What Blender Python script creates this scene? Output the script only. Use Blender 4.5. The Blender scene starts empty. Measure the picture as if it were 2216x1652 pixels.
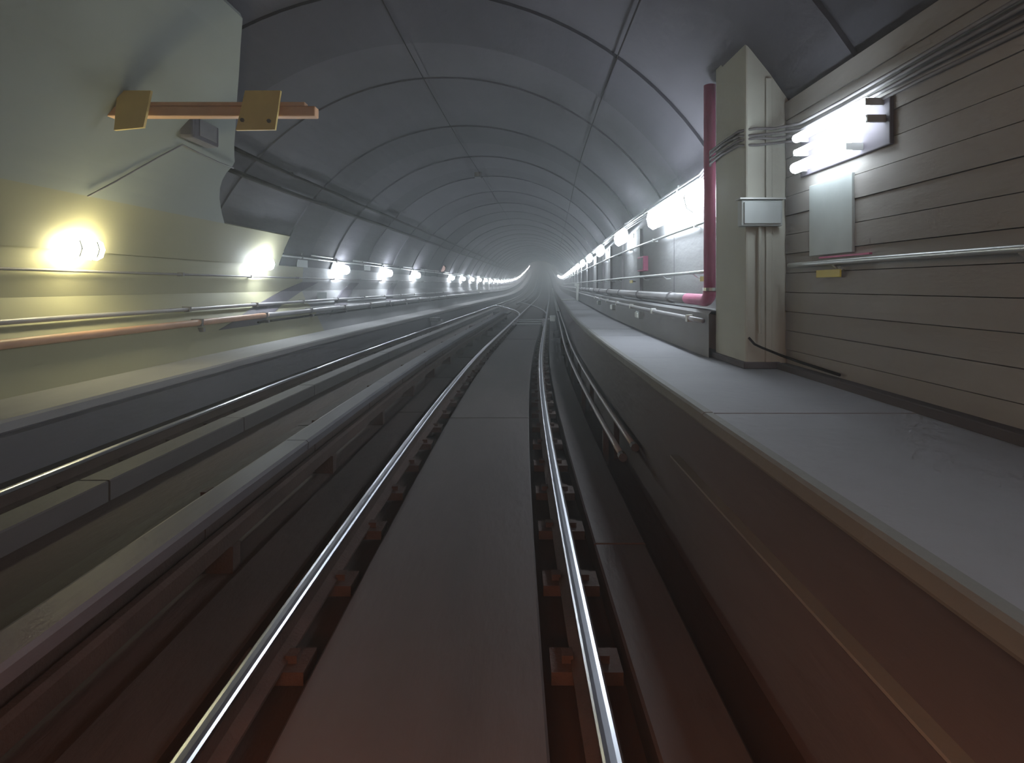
import bpy, math, random
from mathutils import Vector, Matrix
random.seed(7)
S = bpy.context.scene
COL = S.collection

# ------------------------------------------------------------------ camera, world, exposure
EYE = 1.65                                    # height of the lens above the rail heads
cam_d = bpy.data.cameras.new('camera'); cam = bpy.data.objects.new('camera', cam_d); COL.objects.link(cam)
cam.location = (0, 0, EYE); cam.rotation_euler = (math.radians(90), 0, 0)
cam_d.sensor_width = 36; cam_d.lens = 36 * 1200 / 2216
cam_d.shift_y = -(826 - 618) / 2216
cam_d.clip_start = 0.05; cam_d.clip_end = 800
S.camera = cam
S.view_settings.view_transform = 'Standard'; S.view_settings.look = 'None'
S.view_settings.gamma = 1; S.view_settings.use_curve_mapping = False
S.view_settings.exposure = 0.0
w = bpy.data.worlds.new('world'); S.world = w; w.use_nodes = True
w.node_tree.nodes['Background'].inputs[0].default_value = (0.62, 0.34, 0.22, 1)
w.node_tree.nodes['Background'].inputs[1].default_value = 0.02
LAMP_COOL = (0.88, 0.985, 1.06); LAMP_WARM = (1.0, 0.93, 0.56)
POWER_RIGHT = 33; POWER_LEFT = 105; POWER_TUBE = 17; POWER_WARM = 60
HAZE = 0.014
# unseen warm fill behind the camera, added to brighten the orange bar and plates
hl = bpy.data.lights.new('warm_fill', 'AREA'); hl.shape = 'RECTANGLE'; hl.size = 1.6; hl.size_y = .3; hl.energy = 26; hl.color = (1, .62, .42)
ho = bpy.data.objects.new('warm_fill', hl); COL.objects.link(ho); ho.location = (-.4, -.6, 2.3); ho.rotation_euler = (math.radians(84), 0, 0)
ml = bpy.data.lights.new('red_fill', 'AREA'); ml.shape = 'RECTANGLE'; ml.size = 1.8; ml.size_y = .2; ml.energy = 36; ml.spread = math.radians(140); ml.color = (1, .36, .17)  # unseen reddish fill below the view, added to brown the near track bed
mo = bpy.data.objects.new('red_fill', ml); COL.objects.link(mo); mo.location = (-.4, .2, .95); mo.rotation_euler = (math.radians(30), 0, 0)
S.cycles.max_bounces = 4; S.cycles.diffuse_bounces = 2; S.cycles.adaptive_threshold = 0.08; S.cycles.adaptive_min_samples = 12; S.cycles.glossy_bounces = 2; S.cycles.volume_bounces = 0; S.cycles.transmission_bounces = 1; S.cycles.transparent_max_bounces = 4

# ------------------------------------------------------------------ the line of the tunnel
def dev(y):
    if y < 1.5: d = 0
    elif y < 16: d = (y - 1.5) ** 2 / 410
    else: d = 14.5 ** 2 / 410 + (29 / 410) * (y - 16)
    if y > 60: d -= 0.00008 * (y - 60) ** 2
    return d
def rise(y):
    if y < 65: return 0
    if y < 130: return 0.00045 * (y - 65) ** 2
    return 0.00045 * 65 ** 2 + 0.0585 * (y - 130)
def P(x, y, z): return (x + dev(y), y, z + rise(y))
def heading(y): return -math.atan((dev(y + .5) - dev(y - .5)))
def ys(y0, y1, fine=0.6):
    out = [y0]; y = y0
    while y < y1 - 1e-6:
        st = fine if y < 30 else (2.0 if y < 80 else 5.0)
        y = min(y + st, y1); out.append(y)
    return out

# ------------------------------------------------------------------ materials
def mat(name, col, rough=0.8, var=0.25, scale=1.5, bump=0.0, metal=0.0, stretch=(1, 1, 1), col2=None, spec=0.5):
    m = bpy.data.materials.new(name); m.use_nodes = True; nt = m.node_tree; N = nt.nodes; L = nt.links
    b = N['Principled BSDF']; b.inputs['Roughness'].default_value = rough; b.inputs['Metallic'].default_value = metal
    b.inputs['Specular IOR Level'].default_value = spec
    g = N.new('ShaderNodeNewGeometry'); mp = N.new('ShaderNodeMapping'); mp.inputs['Scale'].default_value = stretch
    L.new(g.outputs['Position'], mp.inputs['Vector'])
    n = N.new('ShaderNodeTexNoise'); n.inputs['Scale'].default_value = scale; n.inputs['Detail'].default_value = 6; n.inputs['Roughness'].default_value = .62
    L.new(mp.outputs[0], n.inputs['Vector'])
    r = N.new('ShaderNodeValToRGB'); r.color_ramp.elements[0].position = .3; r.color_ramp.elements[1].position = .7
    c2 = col2 or tuple(c * (1 + var) for c in col)
    c1 = tuple(c * (1 - var) for c in col) if col2 is None else col
    r.color_ramp.elements[0].color = (*c1, 1); r.color_ramp.elements[1].color = (*c2, 1)
    L.new(n.outputs['Fac'], r.inputs['Fac']); L.new(r.outputs[0], b.inputs['Base Color'])
    if bump:
        n2 = N.new('ShaderNodeTexNoise'); n2.inputs['Scale'].default_value = scale * 14; n2.inputs['Detail'].default_value = 4
        L.new(mp.outputs[0], n2.inputs['Vector'])
        bp = N.new('ShaderNodeBump'); bp.inputs['Strength'].default_value = bump; bp.inputs['Distance'].default_value = .02
        L.new(n2.outputs['Fac'], bp.inputs['Height']); L.new(bp.outputs[0], b.inputs['Normal'])
    return m
def glow(name, col, strength):
    m = bpy.data.materials.new(name); m.use_nodes = True; b = m.node_tree.nodes['Principled BSDF']
    b.inputs['Base Color'].default_value = (.8, .8, .8, 1)
    b.inputs['Emission Color'].default_value = (*col, 1); b.inputs['Emission Strength'].default_value = strength
    return m
M = {}
M['vault_a'] = mat('vault_concrete', (.068, .063, .077), .85, .22, .7, .35, stretch=(1, .5, 1))
M['vault_b'] = mat('vault_concrete_dark', (.048, .044, .056), .85, .25, .7, .35, stretch=(1, .5, 1))
M['vault_c'] = mat('vault_concrete_pale', (.080, .075, .090), .85, .2, .7, .35, stretch=(1, .5, 1))
M['shell'] = mat('vault_joint', (.05, .045, .047), .9, .2, 1)
M['pale'] = mat('pale_reflection', (.28, .305, .285), .8, .07, .5, .1)
M['olive'] = mat('reflected_olive', (.305, .29, .185), .7, .08, .5, .1, stretch=(1, .3, 1))  # yellowish window reflection put into the wall colour
M['wall'] = mat('wall_concrete', (.28, .28, .29), .85, .16, .8, .3, stretch=(1, .35, 1))
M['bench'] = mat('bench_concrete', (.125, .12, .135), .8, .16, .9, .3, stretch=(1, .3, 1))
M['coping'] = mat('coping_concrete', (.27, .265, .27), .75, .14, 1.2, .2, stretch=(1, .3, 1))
M['bed'] = mat('track_slab', (.056, .046, .046), .62, .3, .9, .3, stretch=(1, .25, 1))
M['gutter'] = mat('rusty_gutter', (.036, .019, .015), .8, .35, 1.4, .4, stretch=(1, .3, 1))
M['brown'] = mat('rusty_bed', (.038, .027, .024), .75, .4, 1.2, .4, stretch=(1, .35, 1))
M['leftslab'] = mat('side_slab', (.085, .076, .078), .7, .25, 1, .3, stretch=(1, .3, 1))
M['steel'] = mat('polished_rail_steel', (.50, .51, .56), .32, .08, 3, 0, 1.0, stretch=(1, .1, 1))
M['rust'] = mat('rusty_rail_steel', (.055, .034, .028), .7, .3, 4, .2, .3)
M['cover'] = mat('cover_board_grey', (.095, .093, .108), .55, .15, 2, .1, stretch=(1, .1, 1))
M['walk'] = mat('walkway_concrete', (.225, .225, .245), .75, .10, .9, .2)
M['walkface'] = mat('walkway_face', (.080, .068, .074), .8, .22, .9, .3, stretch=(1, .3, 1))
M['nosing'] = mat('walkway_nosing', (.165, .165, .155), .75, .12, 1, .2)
M['board'] = mat('wall_board', (.31, .295, .28), .8, .14, .8, .25, stretch=(1, .3, 1))
M['pillar'] = mat('pillar_paint', (.44, .45, .39), .75, .08, .9, .12)
M['pink'] = mat('pink_red_paint', (.50, .11, .23), .5, .12, 3)
M['pipe'] = mat('grey_pipe', (.36, .35, .37), .45, .12, 3, 0, .2)
M['orangepipe'] = mat('rust_orange_pipe', (.52, .30, .20), .5, .15, 2)
M['conduit'] = mat('galvanised_conduit', (.55, .57, .56), .35, .1, 4, 0, .7)
M['cable'] = mat('dark_cable', (.014, .010, .010), .95, .2, 5, spec=.08)
M['cablegrey'] = mat('grey_cable', (.20, .19, .20), .6, .15, 5)
M['housing'] = mat('lamp_housing', (.45, .46, .45), .5, .1, 5, 0, .3)
M['box'] = mat('grey_box', (.40, .44, .44), .5, .08, 3)
M['darkbox'] = mat('dark_box', (.055, .05, .052), .6, .15, 4)
M['darkgrey'] = mat('dark_grey', (.10, .09, .11), .75, .15, 3)
M['yellow'] = mat('yellow_tone', (.76, .56, .20), .55, .08, 3)
M['orange'] = mat('orange_tone', (.76, .44, .25), .55, .1, 3)
M['tag'] = mat('yellow_tag', (.70, .58, .08), .5, .05, 3)
M['white'] = mat('white_paint', (.72, .74, .70), .6, .06, 3)
M['bolt'] = mat('dark_bolt', (.12, .09, .06), .5, .1, 5, 0, .5)
G_RIGHT = glow('lamp_glow_right', LAMP_COOL, POWER_RIGHT); G_LEFT = glow('lamp_glow_left', LAMP_COOL, POWER_LEFT)
G_TUBE = glow('tube_glow', LAMP_COOL, POWER_TUBE); G_WARM = glow('lamp_glow_warm', LAMP_WARM, POWER_WARM)
G_RED = glow('signal_red', (1, .62, .55), .45)

# ------------------------------------------------------------------ mesh helpers
class MB:
    def __init__(s): s.v = []; s.f = []
    def box(s, x0, x1, y0, y1, z0, z1, path=False, bev=0):
        c = [(x0, y0, z0), (x1, y0, z0), (x1, y1, z0), (x0, y1, z0), (x0, y0, z1), (x1, y0, z1), (x1, y1, z1), (x0, y1, z1)]
        if path: c = [P(*p) for p in c]
        b = len(s.v); s.v += c
        s.f += [tuple(b + i for i in q) for q in ((0, 3, 2, 1), (4, 5, 6, 7), (0, 1, 5, 4), (1, 2, 6, 5), (2, 3, 7, 6), (3, 0, 4, 7))]
        return s
    def sweep(s, prof, yl, closed=False, caps=False, f=P):
        n = len(prof); b = len(s.v)
        for y in yl:
            for (x, z) in prof: s.v.append(f(x, y, z))
        m = n if closed else n - 1
        for i in range(len(yl) - 1):
            for j in range(m):
                k = (j + 1) % n
                s.f.append((b + i * n + j, b + i * n + k, b + (i + 1) * n + k, b + (i + 1) * n + j))
        if caps:
            s.f.append(tuple(b + j for j in range(n))[::-1]); e = b + (len(yl) - 1) * n
            s.f.append(tuple(e + j for j in range(n)))
        return s
    def tube(s, pts, r, n=8, caps=True):
        pts = [Vector(p) for p in pts]; b = len(s.v)
        for i, p in enumerate(pts):
            t = (pts[min(i + 1, len(pts) - 1)] - pts[max(i - 1, 0)]).normalized()
            u = t.cross(Vector((0, 0, 1)));
            if u.length < .01: u = t.cross(Vector((1, 0, 0)))
            u.normalize(); v = u.cross(t)
            for k in range(n):
                a = 2 * math.pi * k / n; s.v.append(tuple(p + u * (r * math.cos(a)) + v * (r * math.sin(a))))
        for i in range(len(pts) - 1):
            for k in range(n):
                q = (k + 1) % n; s.f.append((b + i * n + k, b + i * n + q, b + (i + 1) * n + q, b + (i + 1) * n + k))
        if caps:
            s.f.append(tuple(b + k for k in range(n))[::-1]); e = b + (len(pts) - 1) * n; s.f.append(tuple(e + k for k in range(n)))
        return s
    def build(s, name, m, parent=None, smooth=False, origin=None, bevel=0, bseg=2):
        me = bpy.data.meshes.new(name)
        o0 = Vector(origin) if origin is not None else Vector((0, 0, 0))
        if parent is not None and origin is None: o0 = parent.location.copy()
        me.from_pydata([tuple(Vector(p) - o0) for p in s.v], [], s.f)
        me.update()
        import bmesh
        bm = bmesh.new(); bm.from_mesh(me); bmesh.ops.recalc_face_normals(bm, faces=bm.faces)
        if bevel: bmesh.ops.bevel(bm, geom=list(bm.edges), offset=bevel, segments=bseg, affect='EDGES', profile=.5, clamp_overlap=True)
        bm.to_mesh(me); bm.free()
        if smooth:
            for p in me.polygons: p.use_smooth = True
        me.materials.append(m)
        o = bpy.data.objects.new(name, me); COL.objects.link(o)
        if parent is not None: o.parent = parent
        elif origin is not None: o.location = o0
        return o
def tag(o, label, cat=None, group=None, kind=None):
    o['label'] = label
    if cat: o['category'] = cat
    if group: o['group'] = group
    if kind: o['kind'] = kind
    return o
def thing(name, loc, label, cat, group=None, kind=None, rz=0):
    o = bpy.data.objects.new(name, None); COL.objects.link(o); o.location = loc; o.rotation_euler.z = rz
    o.empty_display_size = .2
    return tag(o, label, cat, group, kind)
def dup(root, loc, rz, label, group=None):
    r = root.copy(); COL.objects.link(r); r.location = loc; r.rotation_euler.z = rz; r['label'] = label
    if group: r['group'] = group
    for c in [c for c in root.children]:
        k = c.copy(); COL.objects.link(k); k.parent = r
        for g in c.children:
            h = g.copy(); COL.objects.link(h); h.parent = k
    return r
def line(x, z, y0, y1, fine=.6): return [P(x, y, z) for y in ys(y0, y1, fine)]

Y0, Y1 = -7.0, 300.0
# ------------------------------------------------------------------ vault (ceiling)
CX, CZ, R = -1.51, 0.74, 4.9
A_L = math.atan2(2.16 - CZ, -6.2 - CX); A_R = math.atan2(3.19 - CZ, 2.71 - CX)
def arc(r, n=40, a0=A_L, a1=A_R): return [(CX + r * math.cos(a0 + (a1 - a0) * i / n), CZ + r * math.sin(a0 + (a1 - a0) * i / n)) for i in range(n + 1)]
ceiling = MB().sweep(arc(R + .16) , ys(Y0, Y1)).build('ceiling', M['shell'], smooth=True)
tag(ceiling, 'curved dark grey concrete tunnel vault over both tracks', 'tunnel vault', kind='structure')
y = Y0; k = 0; ringw = 1.6
while y < 130:
    off = (0, .035, .012, .05, .0, .028)[k % 6]
    m = M[('vault_a', 'vault_b', 'vault_a', 'vault_c', 'vault_b', 'vault_a')[(k * 5 + (k // 6)) % 6]]
    a, b = arc(R - off), arc(R + .14)
    prof = a + b[::-1]
    MB().sweep(prof, [y + .006, y + ringw / 2, y + ringw - .006], closed=True, caps=True).build('lining_ring', m, ceiling, smooth=False)
    y += ringw; k += 1
rest = MB()
while y < Y1:
    off = (0, .04)[k % 2]
    rest.sweep(arc(R - off, 24) + arc(R + .14, 24)[::-1], [y, y + 3.0], closed=True, caps=True); y += 3.2; k += 1
tag(rest.build('distant_lining', M['vault_a'], ceiling), 'far rings of the vault lining', kind='stuff')

# ------------------------------------------------------------------ left wall with its low bench
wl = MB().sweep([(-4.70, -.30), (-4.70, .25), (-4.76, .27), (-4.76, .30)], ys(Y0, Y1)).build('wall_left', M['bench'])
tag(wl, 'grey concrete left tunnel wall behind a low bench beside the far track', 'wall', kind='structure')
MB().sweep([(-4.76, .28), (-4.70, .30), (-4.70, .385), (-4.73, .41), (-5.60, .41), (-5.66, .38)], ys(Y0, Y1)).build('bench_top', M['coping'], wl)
MB().sweep([(-5.60, .40), (-5.88, .95), (-6.10, 1.18), (-6.24, 1.5), (-6.21, 2.0), (-6.19, 2.2)], ys(15.2, Y1)).build('wall_face', M['wall'], wl)
op = MB().sweep([(-5.60, .40), (-5.86, .95), (-6.08, 1.18), (-6.22, 1.5), (-6.19, 2.0), (-6.17, 2.2)], ys(Y0, 15.2)).build('tinted_wall_face', M['olive'], wl)  # olive tone of the near wall stands in for reflected light
op['label'] = 'lower wall near the train, its olive yellow a window reflection put into the colour'

# ------------------------------------------------------------------ window reflection built as a pale shell at the near left, its ragged end seen against the vault
def hit(px, py, r):
    a, c = (px - 1108) / 1200, (618 - py) / 1200 
    lo, hi = 3.0, 40.0
    def F(D):
        x = a * D - dev(D); z = EYE + c * D
        return math.hypot(x - CX, z - CZ) - r
    for _ in range(60):
        mid = (lo + hi) / 2
        if F(mid) > 0: hi = mid
        else: lo = mid
    D = lo; return D, math.atan2(EYE + c * D - CZ, a * D - dev(D) - CX)
rl = R - .12
edge = [hit(px, py, rl) for px, py in ((486, 484), (480, 462), (475, 430), (476, 408), (481, 390), (490, 374), (503, 360), (508, 350), (507, 335), (507, 310), (509, 285), (511, 255), (512, 226), (514, 200), (517, 160), (520, 110), (525, 40))]
pm = MB(); nE = len(edge); cols = 22
grid = []
for layer, rr in ((0, rl), (1, R - .045)):
    for (D, th) in edge:
        for j in range(cols + 1):
            yy = Y0 + (D - Y0) * j / cols
            pm.v.append(P(CX + rr * math.cos(th), yy, CZ + rr * math.sin(th)))
W = cols + 1; LN = nE * W
for L_ in (0, LN):
    for i in range(nE - 1):
        for j in range(cols):
            pm.f.append((L_ + i * W + j, L_ + i * W + j + 1, L_ + (i + 1) * W + j + 1, L_ + (i + 1) * W + j))
for i in range(nE - 1):
    for j in (0, cols): pm.f.append((i * W + j, (i + 1) * W + j, LN + (i + 1) * W + j, LN + i * W + j))
for j in range(cols):
    for i in (0, nE - 1): pm.f.append((i * W + j, i * W + j + 1, LN + i * W + j + 1, LN + i * W + j))
pl = pm.build('pale_reflection', M['pale'])
tag(pl, 'pale grey green shell on the near left vault standing in for a window reflection, ending in a curved edge', 'wall lining')
# olive strip between wall top and shell, also standing in for the reflection
pm = MB(); a0 = A_L; a1 = edge[0][1]
prof = [(CX + rl * math.cos(a0 + (a1 - a0) * i / 8), CZ + rl * math.sin(a0 + (a1 - a0) * i / 8)) for i in range(9)]
prof2 = [(CX + (R - .045) * math.cos(a0 + (a1 - a0) * i / 8), CZ + (R - .045) * math.sin(a0 + (a1 - a0) * i / 8)) for i in range(9)]
st = pm.sweep(prof + prof2[::-1], ys(Y0, 13.6), closed=True, caps=True).build('olive_reflection', M['olive'])
tag(st, 'olive yellow strip below the pale shell on the left, standing in for a window reflection above the lamps', 'wall lining')

# ------------------------------------------------------------------ right wall
RW = 2.34
wr = MB().sweep([(2.08, .80), (2.08, 1.34), (2.11, 1.37), (RW, 1.37)], ys(6.0, Y1)).build('wall_right', M['wall'])
tag(wr, 'grey concrete right tunnel wall behind the walkway with a low ledge', 'wall', kind='structure')
y = 6.0
while y < 90:
    wdt = 2.4
    MB().sweep([(RW, 1.36), (RW, 2.78), (RW + .43, 3.24)], [y + .012, y + wdt / 2, y + wdt - .012]).build('wall_panel', M['wall'], wr)
    y += wdt
yp = y
MB().sweep([(RW, 1.36), (RW, 2.78), (RW + .43, 3.24)], ys(yp, Y1)).build('distant_wall_face', M['wall'], wr)
MB().sweep([(RW + .03, 1.3), (RW + .03, 2.8), (RW + .5, 3.3)], ys(5.9, yp)).build('wall_backing', M['shell'], wr)
for yy in (10.9, 13.3, 15.7, 18.1, 20.5, 25.3, 30.1):
    MB().box(RW - .05, RW + .01, yy - .045, yy + .045, 1.37, 2.76, True).build('wall_post', M['cablegrey'], wr)
# near wall of long horizontal boards
NX = 2.57
nb = MB().box(NX + .05, NX + .25, Y0, 5.22, .8, 3.6).build('wall_right_near', M['gutter'])
tag(nb, 'near right wall clad in long horizontal grey brown boards', 'wall', kind='structure')
z = .874; i = 0
while z < 3.35:
    o_ = (0, .006, .002, .009, .004)[i % 5]
    MB().box(NX - o_, NX + .06, Y0, 5.2, z + .003, z + .175).build('board', M['board'], nb)
    z += .178; i += 1
MB().box(2.48, NX + .05, Y0, 5.2, .86, .925).build('wall_kerb', M['walkface'], nb, bevel=.008)

# ------------------------------------------------------------------ floor
fl = MB().sweep([(-4.75, -.28), (-3.3, -.30), (.9, -.30), (1.3, -.30)], ys(Y0, Y1)).build('floor', M['gutter'])
tag(fl, 'dark rusty brown tunnel floor under the two tracks', 'floor', kind='structure')
def slabs(x0, x1, z0, z1, wid, ymax, name, m, gap=.004, jit=.004):
    y = Y0
    while y < ymax:
        dz = random.uniform(-jit, jit); n = max(1, int(wid / 1.2))
        yl = [y + gap + (wid - 2 * gap) * q / n for q in range(n + 1)]
        MB().sweep([(x0, z0), (x0, z1 + dz - .012), (x0 + .012, z1 + dz), (x1 - .012, z1 + dz), (x1, z1 + dz - .012), (x1, z0)], yl, closed=True, caps=True).build(name, m, fl)
        y += wid
    MB().sweep([(x0, z0), (x0, z1), (x1, z1), (x1, z0)], ys(y, Y1)).build('distant_' + name, m, fl)
slabs(-.92, .14, -.30, -.115, 3.6, 60, 'centre_slab', M['bed'])
slabs(.55, .905, -.30, -.12, 3.6, 60, 'edge_slab', M['bed'])
slabs(-3.95, -3.66, -.30, -.11, 2.4, 60, 'side_slab', M['leftslab'], gap=.012)
slabs(-2.95, -2.25, -.30, -.22, 4.8, 60, 'middle_slab', M['brown'], jit=.015)
slabs(-1.75, -1.36, -.30, -.17, 3.0, 60, 'shoulder_slab', M['brown'], jit=.015)
MB().sweep([(-4.70, -.28), (-4.70, -.16), (-4.36, -.16), (-4.34, -.28)], ys(Y0, Y1)).build('gutter_kerb', M['brown'], fl)

# ------------------------------------------------------------------ rails
def rail_prof(): return [(-.072, -.17), (.072, -.17), (.072, -.155), (.012, -.135), (.012, -.045), (.036, -.035), (.036, -.006)], [(-.036, -.006), (-.036, -.035), (-.012, -.045), (-.012, -.135), (-.072, -.155)]
def rail(f, yl, label, plates=True, ymaxp=26, drop=0):
    r = thing('running_rail', f(0, yl[0], 0), label, 'rail', 'running rails of the tunnel tracks')
    a, b = rail_prof()
    MB().sweep([(-.072, -.17), (.072, -.17), (.072, -.155), (.014, -.135), (.014, -.045), (.034, -.035), (.034, -.012), (-.034, -.012), (-.034, -.035), (-.014, -.045), (-.014, -.135), (-.072, -.155)], yl, closed=True, caps=True, f=f).build('rail_web', M['rust'], r)
    MB().sweep([(-.037, -.03), (.037, -.03), (.037, -.010), (.028, -.002), (.012, .001), (-.012, .001), (-.028, -.002), (-.037, -.010)], yl, closed=True, caps=True, f=f).build('rail_head', M['steel'], r, smooth=False)
    if plates:
        pm_ = None; y = 1.2
        while y < ymaxp:
            c = f(0, y, 0)
            if pm_ is None:
                q = MB(); q.box(-.17, .17, -.09, .09, -.235, -.172); q.box(-.115, -.06, -.03, .03, -.172, -.135); q.box(.06, .115, -.03, .03, -.172, -.135)
                pm_ = q.build('base_plate', M['rust'], r, origin=(0, 0, 0)); pm_.location = Vector(c) - r.location; o = pm_
            else:
                o = pm_.copy(); COL.objects.link(o); o.parent = r; o.location = Vector(c) - r.location
            o.rotation_euler.z = heading(y)
            y += .75
    return r
def along(X): return lambda x, y, z: P(X + x, y, z)
rail(along(.352), ys(Y0, Y1, .4), 'bright steel rail curving down the middle, nearest the raised walkway')
rail(along(-1.155), ys(Y0, Y1, .4), 'bright steel rail left of the pale centre slab, paired with the walkway side rail')
rail(along(-4.13), ys(Y0, Y1, .4), 'thin bright rail running beside the low bench at the left wall')
rail(along(-2.62), ys(52, Y1, .4), 'distant right hand rail of the left track, climbing beyond the crossover', plates=False)
# crossover rails between our track and the left track
def xover(X0, ya, yb, sh):
    def f(x, y, z):
        t = min(max((y - ya) / (yb - ya), 0), 1); return P(X0 - sh * t ** 1.6 + x, y, z + .002)
    return f
rail(xover(-1.155, 31, 47, 2.98), ys(31, 47, .5), 'curved crossover rail leaving the left rail of the middle track', plates=False)
rail(xover(.352, 32, 56, 2.98), ys(32, 56, .5), 'curved crossover rail leaving the walkway side rail', plates=False)

# switch rods and boxes at the crossover
for i, yy in enumerate((24.6, 26.2, 27.6)):
    sr = thing('switch_rod', P(-.4, yy, -.1), ('front', 'middle', 'rear')[i] + ' steel switch rod lying across between the two middle rails before the crossover', 'switch rod', 'switch rods between the rails')
    MB().tube([P(-1.1, yy, -.06), P(.30, yy, -.06)], .035, 8).build('rod', M['conduit'], sr)
    for xx in (-1.05, .25): MB().box(xx - .06, xx + .06, yy - .06, yy + .06, -.12, .0, True).build('rod_clevis', M['pipe'], sr)
sm = thing('switch_machine', P(.68, 28.0, -.12), 'small pale switch machine box right of the middle rails before the crossover', 'switch machine')
MB().box(.55, .82, 27.2, 28.8, -.12, .10, True).build('case', M['white'], sm, bevel=.02)
MB().box(.53, .84, 27.6, 27.75, .09, .13, True).build('lid_strap', M['box'], sm)
MB().box(.44, .56, 27.9, 28.1, -.08, -.02, True).build('drive_rod', M['conduit'], sm)
sm2 = thing('switch_machine', P(-4.45, 24.5, -.16), 'dark switch machine box beside the rail at the foot of the left bench', 'switch machine')
MB().box(-4.60, -4.28, 24.0, 25.2, -.16, .10, True).build('case', M['cablegrey'], sm2, bevel=.02)
MB().box(-4.64, -4.24, 23.9, 24.4, .08, .26, True).build('motor_cover', M['darkbox'], sm2, bevel=.03)
MB().box(-4.25, -4.14, 24.6, 24.75, -.1, -.03, True).build('drive_rod', M['conduit'], sm2)
for i, (x, yy) in enumerate(((-2.6, 23.5), (-2.45, 30.5), (-2.9, 36.0))):
    ib = thing('impedance_box', P(x, yy, -.22), ('squat rusty track box between the tracks, before the cover board ends', 'pale track box in the crossover just past the cover board end', 'far track box lying between the crossover rails')[i], 'track box', 'track boxes between the tracks')
    m_ = (M['rust'], M['coping'], M['leftslab'])[i]
    MB().box(x - .22, x + .22, yy - .35, yy + .35, -.24, -.02, True).build('case', m_, ib, bevel=.04)
    MB().tube([P(x + .2, yy, -.1), P(x + .45, yy + .1, -.16), P(x + .7, yy + .1, -.2)], .025, 6).build('lead', M['cable'], ib)

# third rail under its cover board, between the tracks
tr = thing('third_rail', P(-1.97, Y0, -.3), 'grey covered third rail running between the tracks, left of the middle rails', 'third rail')
MB().sweep([(-2.02, -.12), (-1.92, -.12), (-1.92, -.02), (-1.95, 0), (-1.99, 0), (-2.02, -.02)], ys(Y0, 32), closed=True, caps=True).build('conductor_rail', M['rust'], tr)
y = Y0
while y < 32:
    e = min(y + 3.0, 32)
    MB().sweep([(-2.075, .20), (-2.085, .245), (-2.06, .255), (-1.885, .255), (-1.865, .235), (-1.87, .17), (-1.885, .17), (-1.89, .225), (-2.06, .225)], [y + .006, (y + e) / 2, e - .006], closed=True, caps=True).build('cover_board', M['cover'], tr)
    y = e
MB().sweep([(-2.11, -.28), (-2.11, .20), (-2.09, .20), (-2.09, -.28)], ys(Y0, 32), closed=True, caps=True).build('back_board', M['rust'], tr)
y = Y0 + .8
while y < 32:
    q = MB(); q.box(-2.12, -2.085, y - .05, y + .05, -.30, .25, True); q.box(-2.12, -1.9, y - .05, y + .05, -.30, -.12, True)
    q.build('bracket', M['rust'], tr); y += 2.0
tr2 = thing('third_rail', P(-1.97, 60, -.3), 'distant third rail climbing beyond the crossover between the tracks', 'third rail')
MB().sweep([(-2.085, .17), (-2.085, .255), (-1.87, .255), (-1.87, .17)], ys(58, Y1), closed=True, caps=True).build('cover_board', M['cover'], tr2)
MB().sweep([(-2.02, -.3), (-1.92, -.3), (-1.92, .0), (-2.02, .0)], ys(58, Y1), closed=True, caps=True).build('conductor_rail', M['rust'], tr2)
tr3 = thing('third_rail', P(1.02, 34, -.3), 'short covered third rail beside the walkway face beyond the switch machine', 'third rail')
MB().sweep([(.93, .12), (.93, .20), (1.12, .20), (1.12, .12)], ys(33, 110), closed=True, caps=True).build('cover_board', M['white'], tr3)
MB().sweep([(.98, -.3), (1.06, -.3), (1.06, .03), (.98, .03)], ys(33.4, 110), closed=True, caps=True).build('conductor_rail', M['rust'], tr3)

# ------------------------------------------------------------------ walkway
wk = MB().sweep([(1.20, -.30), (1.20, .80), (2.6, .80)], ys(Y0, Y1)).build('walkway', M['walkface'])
tag(wk, 'raised pale concrete walkway along the right side of the track', 'walkway', kind='structure')
y = Y0; i = 0
while y < 90:
    wd = 2.6 if y < 8 else 1.3
    dz = random.uniform(-.004, .004); x1 = 2.60 if y < 6.0 else 2.10
    if y < 6.0 < y + wd: x1 = 2.35
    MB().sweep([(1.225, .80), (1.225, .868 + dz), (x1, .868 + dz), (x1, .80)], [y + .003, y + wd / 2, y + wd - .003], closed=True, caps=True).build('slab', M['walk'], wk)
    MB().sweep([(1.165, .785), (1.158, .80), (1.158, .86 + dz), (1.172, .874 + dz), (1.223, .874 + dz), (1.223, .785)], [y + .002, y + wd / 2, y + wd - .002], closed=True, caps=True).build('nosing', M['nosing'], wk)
    y += wd
MB().sweep([(1.16, .785), (1.16, .872), (2.1, .872)], ys(y, Y1)).build('distant_slab', M['walk'], wk)
MB().box(1.17, 2.06, 30.0, 30.35, .868, .90, True).build('white_stripe', M['white'], wk)['label'] = 'white painted strip across the walkway'
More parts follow.
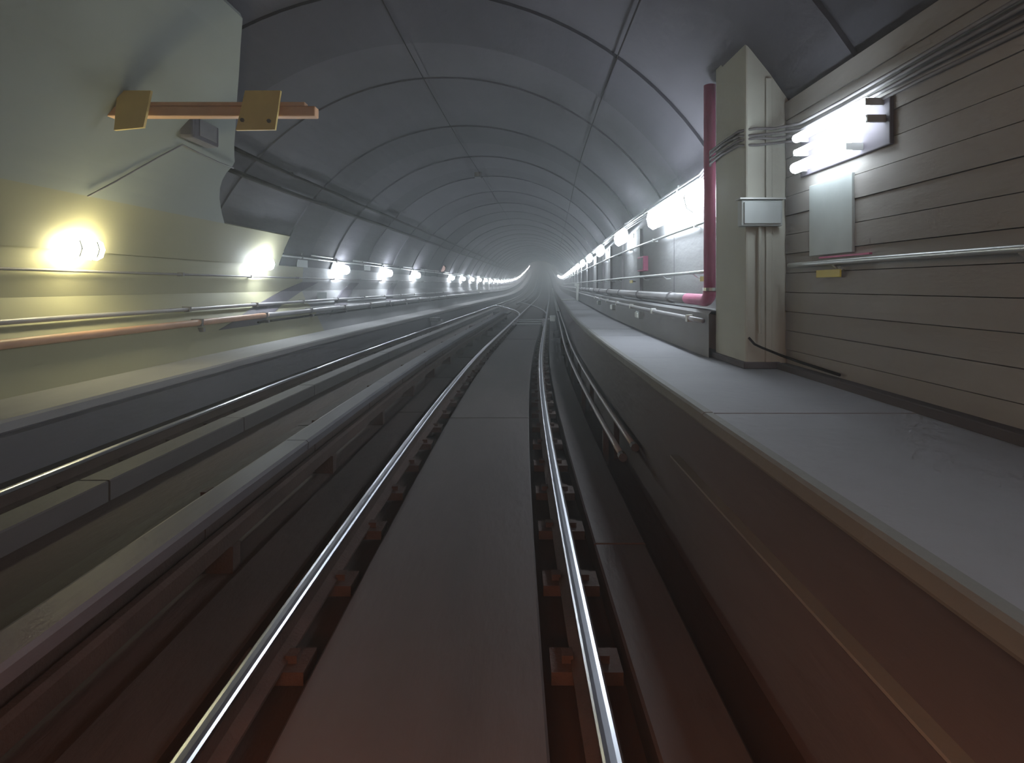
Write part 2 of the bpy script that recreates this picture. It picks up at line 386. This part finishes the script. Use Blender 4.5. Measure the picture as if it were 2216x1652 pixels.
# cable duct low on the walkway face, and the pair of pipes in the gutter
cd = thing('cable_duct', P(1.18, 4.1, .38), 'narrow grey cable duct low on the near walkway face', 'cable duct')
MB().sweep([(1.20, .33), (1.155, .335), (1.15, .385), (1.20, .40)], ys(Y0, 4.1), closed=True, caps=True).build('duct', M['walkface'], cd)
MB().sweep([(1.205, .40), (1.140, .398), (1.140, .412), (1.205, .414)], ys(Y0, 4.05), closed=True, caps=True).build('lid', M['nosing'], cd)
for i, (xx, zz, ye) in enumerate(((.97, .10, 5.05), (1.12, .13, 5.25))):
    g = thing('gutter_pipe', P(xx, ye, zz), ('rail side', 'walkway side')[i] + ' one of two thin pipes in the dark gutter at the walkway foot', 'pipe', 'pipes in the walkway gutter')
    MB().tube(line(xx, zz, ye, 32, .5), .028, 8).build('tube', M['pipe'], g, smooth=True)
    MB().tube([P(xx, ye - .06, zz), P(xx, ye + .02, zz)], .04, 8).build('end_cap', M['darkbox'], g)
    yy = ye + 1
    while yy < 22:
        MB().box(xx - .03, xx + .03, yy - .03, yy + .03, -.30, zz - .02, True).build('pipe_foot', M['rust'], g); yy += 2.4

# ------------------------------------------------------------------ pillar on the walkway and what hangs on it
pi = thing('pillar', (2.5, 5.6, .87), 'wide pale painted concrete pillar standing on the walkway at the right', 'pillar')
MB().box(2.20, 2.85, 5.22, 6.0, .868, 4.0).build('shaft', M['pillar'], pi, bevel=.02)
MB().box(2.17, 2.52, 5.19, 6.02, .868, .93).build('plinth', M['walkface'], pi, bevel=.01)
MB().box(2.38, 2.44, 5.195, 5.23, .93, 3.6).build('cover_strip', M['pillar'], pi, bevel=.006)
eb = thing('junction_box', (2.30, 5.2, 2.35), 'flat pale grey junction box high on the front of the pale pillar', 'junction box')
MB().box(2.12, 2.50, 5.12, 5.22, 2.20, 2.44).build('case', M['box'], eb, bevel=.012)
MB().box(2.14, 2.48, 5.105, 5.125, 2.22, 2.42).build('cover', M['box'], eb, bevel=.006)
MB().box(2.10, 2.52, 5.10, 5.22, 2.445, 2.46).build('rain_hood', M['housing'], eb)
MB().tube([(2.31, 5.17, 2.20), (2.31, 5.17, 1.75), (2.31, 5.17, 1.2)], .014, 6).build('conduit_drop', M['pillar'], eb)
for i in range(4):
    z0 = 2.98 + .045 * i
    pts = [(2.53 - .012 * i, y_, z0 - .06 + .01 * math.sin(y_ * 2 + i)) for y_ in (-1, 1, 2.5, 3.4, 4.2, 4.8)] + [(2.42, 5.1, z0 - .02), (2.28, 5.17, z0 - .02 + .02 * (i % 2)), (2.17, 5.3, z0 + .01), (2.165, 5.7, z0 + .025 - .02 * (i % 2)), (2.165, 6.05, z0 + .0), (2.27, 6.4, z0 - .05)] + [P(2.30, y_, z0 - .06) for y_ in (7, 9, 12, 16, 22, 30)]
    c = MB().tube(pts, .013, 6).build('wall_cable', M['cablegrey'], smooth=True)
    tag(c, ('lowest', 'second lowest', 'second highest', 'highest')[i] + ' of four grey cables looping over the pale pillar near the top', 'cable', 'cables over the pillar')
dc = MB().tube([(2.22, 5.2, 1.16), (2.27, 5.19, 1.10), (2.33, 5.18, 1.07), (2.5, 5.15, 1.0), (2.55, 4.9, .97), (2.54, 4.3, .955)], .012, 6).build('floor_cable', M['cable'], smooth=True)
tag(dc, 'dark cable running down across the foot of the pale pillar', 'cable')

# pink fire main
fm = thing('fire_pipe', P(2.2, 6.18, 1.48), 'pink red vertical fire pipe beside the pillar turning into a grey pipe along the ledge', 'pipe')
X6 = 2.15 + dev(6.18)
MB().tube([(X6, 6.18, 1.62), (X6, 6.18, 2.6), (X6, 6.18, 3.88)], .064, 14).build('riser', M['pink'], fm, smooth=True)
MB().tube([(X6, 6.18, 1.59), (X6, 6.18, 1.625)], .075, 14).build('clamp_ring', M['conduit'], fm)
eb_ = [(X6, 6.18, 1.59)] + [(X6, 6.18 + .16 - .16 * math.cos(t), 1.59 - .11 * math.sin(t)) for t in [i * math.pi / 12 for i in range(1, 7)]] + [P(2.2, 6.7, 1.48), P(2.2, 7.2, 1.48)]
MB().tube(eb_, .07, 14).build('elbow', M['pink'], fm, smooth=True)
MB().tube(line(2.2, 1.48, 7.2, 120, .6), .068, 12).build('main', M['pipe'], fm, smooth=True)['label'] = 'grey run of the pipe along the ledge'
yy = 8.0
while yy < 40:
    MB().tube([P(2.2, yy - .03, 1.48), P(2.2, yy + .03, 1.48)], .082, 12).build('pipe_clamp', M['cablegrey'], fm)
    yy += 2.4
p2 = thing('service_pipe', P(2.12, 6.1, 1.40), 'thin grey service pipe below the fire pipe on the right ledge', 'pipe')
MB().tube(line(2.045, 1.26, 6.1, 80), .028, 8).build('tube', M['pipe'], p2, smooth=True)
for yy in (6.6, 8.5, 10.4, 12.3, 14.2, 16.1, 18): MB().box(2.01, 2.09, yy - .04, yy + .04, 1.22, 1.30, True).build('pipe_clip', M['white'], p2)
for i, yy in enumerate((9.6, 13.0, 16.5)):
    vb = thing('valve_box', P(2.06, yy, 1.2), ('nearest', 'middle', 'farthest')[i] + ' of three small pale boxes under the pipes on the right ledge', 'box', 'small boxes under the ledge pipes')
    MB().box(2.0, 2.09, yy - .14, yy + .14, 1.08, 1.20, True).build('case', M['box'], vb, bevel=.01)
    MB().box(1.985, 2.0, yy - .11, yy + .11, 1.10, 1.18, True).build('cover', M['white'], vb)

# handrails
for i, (y0_, y1_, xx, zz) in enumerate(((-3, 5.0, 2.47, 1.83), (6.4, 70, 2.22, 1.81))):
    h = thing('handrail', P(xx, y0_, zz), ('bright steel handrail on the near board wall at the right', 'long bright steel handrail beyond the pillar on the right wall')[i], 'handrail')
    MB().tube(line(xx, zz, y0_, y1_, .6), .021, 10).build('bar', M['conduit'], h, smooth=True)
    yy = max(y0_, .5) + .6
    while yy < min(y1_, 26):
        MB().tube([P(xx, yy, zz - .02), P(xx + .05, yy, zz - .06), P(xx + .13, yy, zz - .06)], .010, 6).build('bracket', M['conduit'], h); yy += 1.6
for i, (xx, y0_, zz) in enumerate(((2.5, 4.25, 1.745), (2.24, 6.45, 1.73), (2.24, 11.4, 1.73))):
    t_ = thing('wall_tag', P(xx, y0_, zz), ('yellow tag under the near handrail on the board wall', 'yellow tag under the handrail just past the pink pipe', 'small yellow tag under the far handrail')[i], 'tag', 'yellow tags under the handrails')
    MB().box(xx - .006, xx + .006, y0_, y0_ + .34, zz - .03, zz + .03, True).build('plate', M['tag'], t_)
    MB().box(xx, xx + .09, y0_ + .15, y0_ + .18, zz - .01, zz + .01, True).build('stand_off', M['bolt'], t_)
rt = MB().box(2.545, 2.566, 3.95, 4.6, 1.872, 1.886).build('red_marker', M['pink']); tag(rt, 'thin red marker strip on the board wall just above the near handrail', 'marker')

# conduits along right wall
for i, (xx, zz, r_, y0_, lab) in enumerate(((2.27, 2.42, .02, 6.1, 'grey conduit just below the row of lamps on the right wall'), (2.29, 3.0, .016, 7, 'bright conduit just above the row of lamps on the right wall'), (2.31, 3.07, .012, 7, 'thin upper conduit above the row of lamps on the right wall'))):
    c = thing('wall_conduit', P(xx, y0_, zz), lab, 'conduit', 'conduits on the right wall')
    MB().tube(line(xx, zz, y0_, 100), r_, 8).build('tube', M['conduit'], c, smooth=True)
    yy = y0_ + 1
    while yy < 30:
        MB().box(xx - .02, RW + .01, yy - .02, yy + .02, zz - r_ - .008, zz + r_ + .008, True).build('saddle', M['housing'], c); yy += 2.4

# ------------------------------------------------------------------ lamps
def oval(cx, rx, rz, n=8): return [(cx + rx * math.cos(2 * math.pi * i / n), rz * math.sin(2 * math.pi * i / n)) for i in range(n)]
def flat(x, y, z): return (x, y, z)
def right_lamp(L, label):
    r = thing('tunnel_lamp', (0, 0, 0), label, 'lamp', 'lamps on the right wall')
    MB().sweep(oval(-.03, .10, .17), [-L / 2, 0, L / 2], closed=True, caps=True, f=flat).build('diffuser', G_RIGHT, r, origin=(0, 0, 0))
    for e in (-1, 1): MB().sweep(oval(-.03, .106, .178), [e * L * .36 - .02, e * L * .36 + .02], closed=True, caps=True, f=flat).build('clamp_band', M['housing'], r, origin=(0, 0, 0))
    for e in (-1, 1): MB().box(-.03, .19, e * L * .36 - .02, e * L * .36 + .02, -.025, .025).build('bracket', M['housing'], r, origin=(0, 0, 0))
    MB().box(.165, .19, -L / 2, L / 2, -.05, .05).build('housing', M['housing'], r, origin=(0, 0, 0), bevel=.006)
    return r
ORD = ['first', 'second', 'third', 'fourth', 'fifth', 'sixth', 'seventh', 'eighth', 'ninth', 'tenth', 'eleventh', 'twelfth', 'thirteenth', 'fourteenth']
big = right_lamp(2.5, 'long blazing lamp high on the right wall just past the pink pipe'); yc = 7.6
big.location = P(2.15, yc, EYE + 1.06); big.rotation_euler.z = heading(yc)
r0 = right_lamp(.8, 'second lamp of the right wall row, counted from the pillar'); yy = 12.2
r0.location = P(2.15, yy, EYE + 1.06); r0.rotation_euler.z = heading(yy)
k = 2; yy += 4.8
while yy < 112:
    dup(r0, P(2.15, yy, EYE + 1.06), heading(yy), (ORD[k] + ' lamp of the right wall row, counted from the pillar') if k < 7 else 'distant lamp merging into the bright streak of the right wall row')
    yy += 4.8; k += 1
def left_lamp(g, label):
    r = thing('tunnel_lamp', (0, 0, 0), label, 'lamp', 'lamps on the left wall')
    MB().sweep(oval(.05, .11, .145), [-.26, 0, .26], closed=True, caps=True, f=flat).build('diffuser', g, r, origin=(0, 0, 0))
    for e in (-1, 1): MB().sweep(oval(.05, .116, .151), [e * .15 - .012, e * .15 + .012], closed=True, caps=True, f=flat).build('clamp_band', M['housing'], r, origin=(0, 0, 0))
    MB().box(-.20, -.16, -.2, .2, -.06, .06).build('housing', M['housing'], r, origin=(0, 0, 0), bevel=.01)
    for e in (-1, 1): MB().box(-.18, .03, e * .15 - .015, e * .15 + .015, -.02, .02).build('bracket', M['housing'], r, origin=(0, 0, 0))
    return r
LX, LZ = -6.02, EYE + .50
wm = left_lamp(G_WARM, 'warm yellow lamp on the olive left wall, nearest of the left row'); wm.location = P(LX, 7.6, LZ); wm.rotation_euler.z = heading(7.6)
l0 = left_lamp(G_LEFT, 'first white lamp of the left wall row, largest and nearest the olive wall'); l0.location = P(LX, 12.7, LZ); l0.rotation_euler.z = heading(12.7)
k = 1; j = 1; yy = 17.6
while yy < 230:
    if k != 4:
        dup(l0, P(LX, yy, LZ), heading(yy), (ORD[j] + ' white lamp of the left wall row, counted from the olive wall') if j < 10 else 'distant white lamp merging into the string along the left wall'); j += 1
    yy += 4.83; k += 1
sg = thing('signal_lamp', P(-6.0, 33.6, 2.65), 'round dim reddish signal lamp above the gap in the left lamp row', 'signal')
MB().tube([P(-6.0, 33.6, 2.68), P(-6.0, 33.5, 2.68)], .20, 14).build('lens', G_RED, sg); MB().tube([P(-6.0, 33.9, 2.68), P(-6.0, 33.6, 2.68)], .23, 14).build('casing', M['darkbox'], sg)
MB().box(-6.25, -6.0, 33.7, 33.8, 2.6, 2.7, True).build('bracket', M['darkbox'], sg)
# near tube fixture on the board wall
def tube_lamp(yo, label, g):
    tf = thing('tube_lamp', (2.5, 4.3 + yo, 2.75), label, 'lamp', 'tube lamps on the board wall')
    MB().box(2.535, 2.565, 3.72 + yo, 4.88 + yo, 2.60, 2.94).build('back_plate', M['darkgrey'], tf, bevel=.006)
    for i, (ya, yb, zz) in enumerate(((3.80, 4.74, 2.905), (3.78, 4.74, 2.785), (4.02, 4.76, 2.655))):
        MB().tube([(2.43, ya + yo, zz), (2.43, (ya + yb) / 2 + yo, zz), (2.43, yb + yo, zz)], (.036, .026, .046)[i], 12).build('tube', g, tf, smooth=False)
        for ye in (ya - .02, yb + .0): MB().box(2.41, 2.54, ye + yo, ye + .02 + yo, zz - .025, zz + .025).build('tube_holder', M['housing'], tf)
tube_lamp(0, 'near fluorescent lamp with three bright tubes on the board wall at upper right', G_TUBE)
tube_lamp(-3.3, 'three tube lamp added out of view on the board wall to light the boards and walkway', G_TUBE)  # added lamp out of view, brightens the near boards and walkway
dl = MB().box(2.545, 2.568, 4.15, 4.75, 1.9, 2.5).build('reflection_plate', M['box'], bevel=.004); tag(dl, 'pale flat panel standing in for the reflection on the board wall under the near tube lamp', 'panel')  # pale panel in place of the lamp's reflection on the boards

# ------------------------------------------------------------------ left wall services
for i, (xx, zz, r_, m_, lab, ya) in enumerate((
    (-6.08, EYE + .84, .03, 'conduit', 'upper of two bright pipes above the lamps on the left wall', 9), (-6.05, EYE + .74, .025, 'conduit', 'lower of two bright pipes above the lamps on the left wall', 9),
    (-6.13, EYE + .20, .02, 'cablegrey', 'thin dark conduit just below the lamps on the left wall', Y0), (-6.02, EYE - .43, .035, 'pipe', 'upper grey pipe low on the left wall below the lamps', Y0),
    (-5.82, EYE - .67, .055, 'pipe', 'thick pale pipe low on the left wall, rusty orange at its near end', Y0), (-5.76, EYE - .80, .025, 'cable', 'dark cable under the thick pipe low on the left wall', 12))):
    c = thing('wall_pipe', P(xx, ya, zz), lab, 'pipe', 'pipes along the left wall')
    if i == 4:
        MB().tube(line(xx, zz, ya, 12.5), r_ + .004, 10).build('rusty_run', M['orangepipe'], c, smooth=True)['label'] = 'rusty orange run of the pipe'
        MB().tube(line(xx, zz, 12.5, 150), r_, 10).build('tube', M[m_], c, smooth=True)
    else: MB().tube(line(xx, zz, ya, 150), r_, 8).build('tube', M[m_], c, smooth=True)
    yy = 10.0
    while yy < 34:
        MB().box(-6.24, xx + r_ + .015, yy - .025, yy + .025, zz - r_ - .012, zz + r_ + .012, True).build('saddle', M['cablegrey'], c); yy += 2.4
def circ(slope_x, slope_z, dr=.03):
    # point of the lining in the far frame direction (slope_x, slope_z) seen down the tunnel
    th = math.atan2(slope_z, slope_x); return (CX + (R - .05 - dr) * math.cos(th), CZ + (R - .05 - dr) * math.sin(th))
for i, (xv, zv, r_, ya, lab) in enumerate(((-5.33, EYE + 2.14, .048, 9.6, 'lower of two dark cables sagging along the left of the vault'), (-5.06, EYE + 2.44, .036, 9.6, 'upper of two dark cables sagging along the left of the vault'),
                                    (1.34, EYE + 3.06, .010, 3, 'thin dark cable on the vault above the right lamps'), (-1.87, EYE + 3.96, .008, 3, 'thin dark cable near the crown of the vault'))):
    th = math.atan2(zv - CZ, xv - CX)
    pts = []
    for y_ in ys(ya, 120, .8):
        sag = .02 * abs(math.sin(y_ * math.pi / 4.8)) if i < 2 else 0
        rr = R - .07; t2 = th + sag / R
        pts.append(P(CX + rr * math.cos(t2), y_, CZ + rr * math.sin(t2)))
    c = thing('vault_cable', pts[0], lab, 'cable', 'cables on the vault')
    MB().tube(pts, r_, 7).build('run', M['cable'], c, smooth=True)
    if i < 2:
        for y_ in range(12, 36, 5):
            x_, z_ = CX + (R - .04) * math.cos(th), CZ + (R - .04) * math.sin(th)
            MB().box(x_ - .02, x_ + .03, y_ - .03, y_ + .03, z_ - .04, z_ + .02, True).build('hanger', M['cable'], c)
jb = thing('vault_box', P(-1.96, 19.6, EYE + 3.9), 'small dark box hanging from the crown of the vault', 'box')
MB().box(-2.08, -1.86, 19.4, 19.75, EYE + 3.80, EYE + 4.06, True).build('case', M['darkbox'], jb, bevel=.02); MB().box(-2.02, -1.92, 19.5, 19.65, EYE + 4.0, EYE + 4.25, True).build('hanger', M['darkbox'], jb)
MB().box(-2.05, -1.89, 19.38, 19.41, EYE + 3.83, EYE + 3.98, True).build('cover', M['bolt'], jb)
# dark sloping plates standing in for the shade between the left lamps
for i, (ya, yb, wa, wb) in enumerate(((11.3, 15.7, 1.5, 1.1), (16.6, 19.3, 1.1, .8), (22.0, 24.2, 1.0, .7))):
    q = MB(); pr = [(-6.20, 1.74), (-6.20, 1.5), (-6.06, 1.18), (-5.84, .95), (-5.76, .80)]; n = len(pr)
    for dx in (0, -.05):
        for e in (0, 1):
            for (x_, z_) in pr:
                t = (1.74 - z_) / .94; yc_ = yb + (ya - yb) * t; wd = wb + (wa - wb) * t
                q.v.append(P(x_ + dx, yc_ + (e - .5) * wd, z_))
    for o_ in (0, 2 * n):
        for m_ in range(n - 1): q.f.append((o_ + m_, o_ + m_ + 1, o_ + n + m_ + 1, o_ + n + m_))
    for e in (0, n):
        for m_ in range(n - 1): q.f.append((e + m_, e + m_ + 1, 2 * n + e + m_ + 1, 2 * n + e + m_))
    for m_ in (0, n - 1): q.f.append((m_, n + m_, 3 * n + m_, 2 * n + m_))
    d = q.build('shade_wedge', M['darkgrey']); tag(d, ('widest', 'middle', 'narrowest')[i] + ' dark sloping plate on the left wall standing in for shade between the lamps', 'duct', 'shade wedges on the left wall')  # not ducts, plates standing in for shade
for i, (y_, z_) in enumerate(((15.0, 2.24), (20.3, 2.3), (16.3, 1.35))):
    s = thing('wall_sign', P(-6.1, y_, z_), ('small pale plate between the first two white lamps on the left wall', 'small pale plate between the second and third white lamps on the left wall', 'small grey plate above the pipes on the left wall')[i], 'plate', 'plates on the left wall')
    MB().box(-6.13, -6.10, y_ - .3, y_ + .3, z_ - .1, z_ + .1, True).build('plate', M['box'], s); MB().box(-6.22, -6.12, y_ - .03, y_ + .03, z_ - .03, z_ + .03, True).build('bracket', M['darkbox'], s)
mp = thing('marker_post', P(-5.95, 50, .4), 'bright white marker post standing at the left wall by the far lamps', 'post')
MB().box(-5.99, -5.83, 49.9, 50.1, .9, 1.85, True).build('panel', M['white'], mp, bevel=.01); MB().box(-5.95, -5.88, 49.95, 50.05, .38, .9, True).build('stem', M['conduit'], mp)
wp = thing('walkway_post', P(1.95, 28.5, .87), 'small white post at the back of the walkway by the white strip', 'post')
MB().box(1.9, 2.03, 28.4, 28.6, .87, 1.7, True).build('stem', M['white'], wp, bevel=.01); MB().box(1.82, 2.06, 28.36, 28.64, 1.6, 1.75, True).build('head', M['white'], wp, bevel=.01)
rp = thing('wall_cabinet', P(2.28, 10.6, 1.9), 'small faded red cabinet on the right wall behind the handrail', 'cabinet')
MB().box(2.25, RW + .01, 10.3, 10.9, 1.92, 2.2, True).build('case', M['pink'], rp, bevel=.01); MB().box(2.235, 2.25, 10.35, 10.85, 1.95, 2.17, True).build('door', M['cablegrey'], rp)

# ------------------------------------------------------------------ window reflection built as an orange bar with yellow plates; grey box and cable
ga = thing('reflection_bar', (-5.3, 7.0, EYE + 2.2), 'orange bar with yellow plates at the near left vault, standing in for a window reflection', 'window reflection')
D = 7.0
def px(x, D=D): return (x - 1108) / 1200 * D
def pz(y, D=D): return EYE + (618 - y) / 1200 * D
MB().box(px(150), px(682), 7.0, 7.14, pz(251), pz(229)).build('reflection_body', M['orange'], ga, bevel=.015)
MB().box(px(150), px(660), 6.99, 7.10, pz(229), pz(221)).build('reflection_top', M['orange'], ga, bevel=.006)
q = MB()
for yv in (6.93, 6.97):
    for (a, b) in ((516, 285), (600, 284), (612, 200), (536, 200)): q.v.append((px(a), yv, pz(b)))
q.f += [(0, 1, 2, 3), (4, 5, 6, 7), (0, 1, 5, 4), (1, 2, 6, 5), (2, 3, 7, 6), (3, 0, 4, 7)]
pt = q.build('plate', M['yellow'], ga)
for bx, by in ((531, 264), (588, 266)): MB().tube([(px(bx), 6.93, pz(by)), (px(bx), 6.905, pz(by))], .025, 6).build('bolt', M['bolt'], pt, origin=ga.location)  # dots on the plates that stand in for the window reflection
q = MB()
for yv in (6.93, 6.97):
    for (a, b) in ((255, 285), (318, 279), (334, 200), (262, 200)): q.v.append((px(a), yv, pz(b)))
q.f += [(0, 1, 2, 3), (4, 5, 6, 7), (0, 1, 5, 4), (1, 2, 6, 5), (2, 3, 7, 6), (3, 0, 4, 7)]
q.build('plate', M['yellow'], ga)
Dh, th = hit(442, 283, rl)
xb, zb = CX + rl * math.cos(th), CZ + rl * math.sin(th)
gb = thing('shell_box', P(xb, Dh, zb), 'dark grey box fixed on the pale shell behind the orange bar', 'box')
MB().box(xb - .12, xb + .10, Dh - .45, Dh + .25, zb - .22, zb + .16, True).build('case', M['darkgrey'], gb, bevel=.04); MB().box(xb + .095, xb + .115, Dh - .3, Dh + .15, zb - .16, zb + .10, True).build('cover', M['cablegrey'], gb, bevel=.008)
pts = []
for (a, b) in ((190, 425), (250, 393), (305, 362), (350, 337), (396, 313)):
    Dh2, t2 = hit(a, b, rl - .03); pts.append(P(CX + (rl - .03) * math.cos(t2), Dh2, CZ + (rl - .03) * math.sin(t2)))
c = MB().tube(pts, .012, 6).build('shell_cable', M['cablegrey'], smooth=True); tag(c, 'thin grey cable crossing the pale shell down from the grey box', 'cable')
pts = []
for (a, b) in ((396, 314), (430, 331), (470, 350), (505, 364)):
    Dh2, t2 = hit(a, b, rl - .03); pts.append(P(CX + (rl - .03) * math.cos(t2), Dh2, CZ + (rl - .03) * math.sin(t2)))
c = MB().tube(pts, .012, 6).build('shell_cable', M['cablegrey'], smooth=True); tag(c, 'thin grey cable from the grey box to the curved edge of the pale shell', 'cable')

# ------------------------------------------------------------------ far end and haze
we = MB().box(-9, 6, Y1 - .5, Y1, -1, 8, True).build('wall_far', M['shell']); tag(we, 'dim far end of the climbing tunnel', 'wall', kind='structure')
hz = MB().box(-14, 22, Y0 - 1, Y1 + 1, -1.5, 24).build('haze', M['shell'])
hm = bpy.data.materials.new('tunnel_haze'); hm.use_nodes = True; nt = hm.node_tree; nt.nodes.clear()
vo = nt.nodes.new('ShaderNodeVolumeScatter'); vo.inputs['Density'].default_value = HAZE; vo.inputs['Anisotropy'].default_value = 0.55; vo.inputs['Color'].default_value = (.86, .93, .95, 1)
ou = nt.nodes.new('ShaderNodeOutputMaterial'); nt.links.new(vo.outputs[0], ou.inputs['Volume'])
hz.data.materials.clear(); hz.data.materials.append(hm)
tag(hz, 'thin bluish haze filling the whole tunnel around the lamps', 'haze', kind='stuff')
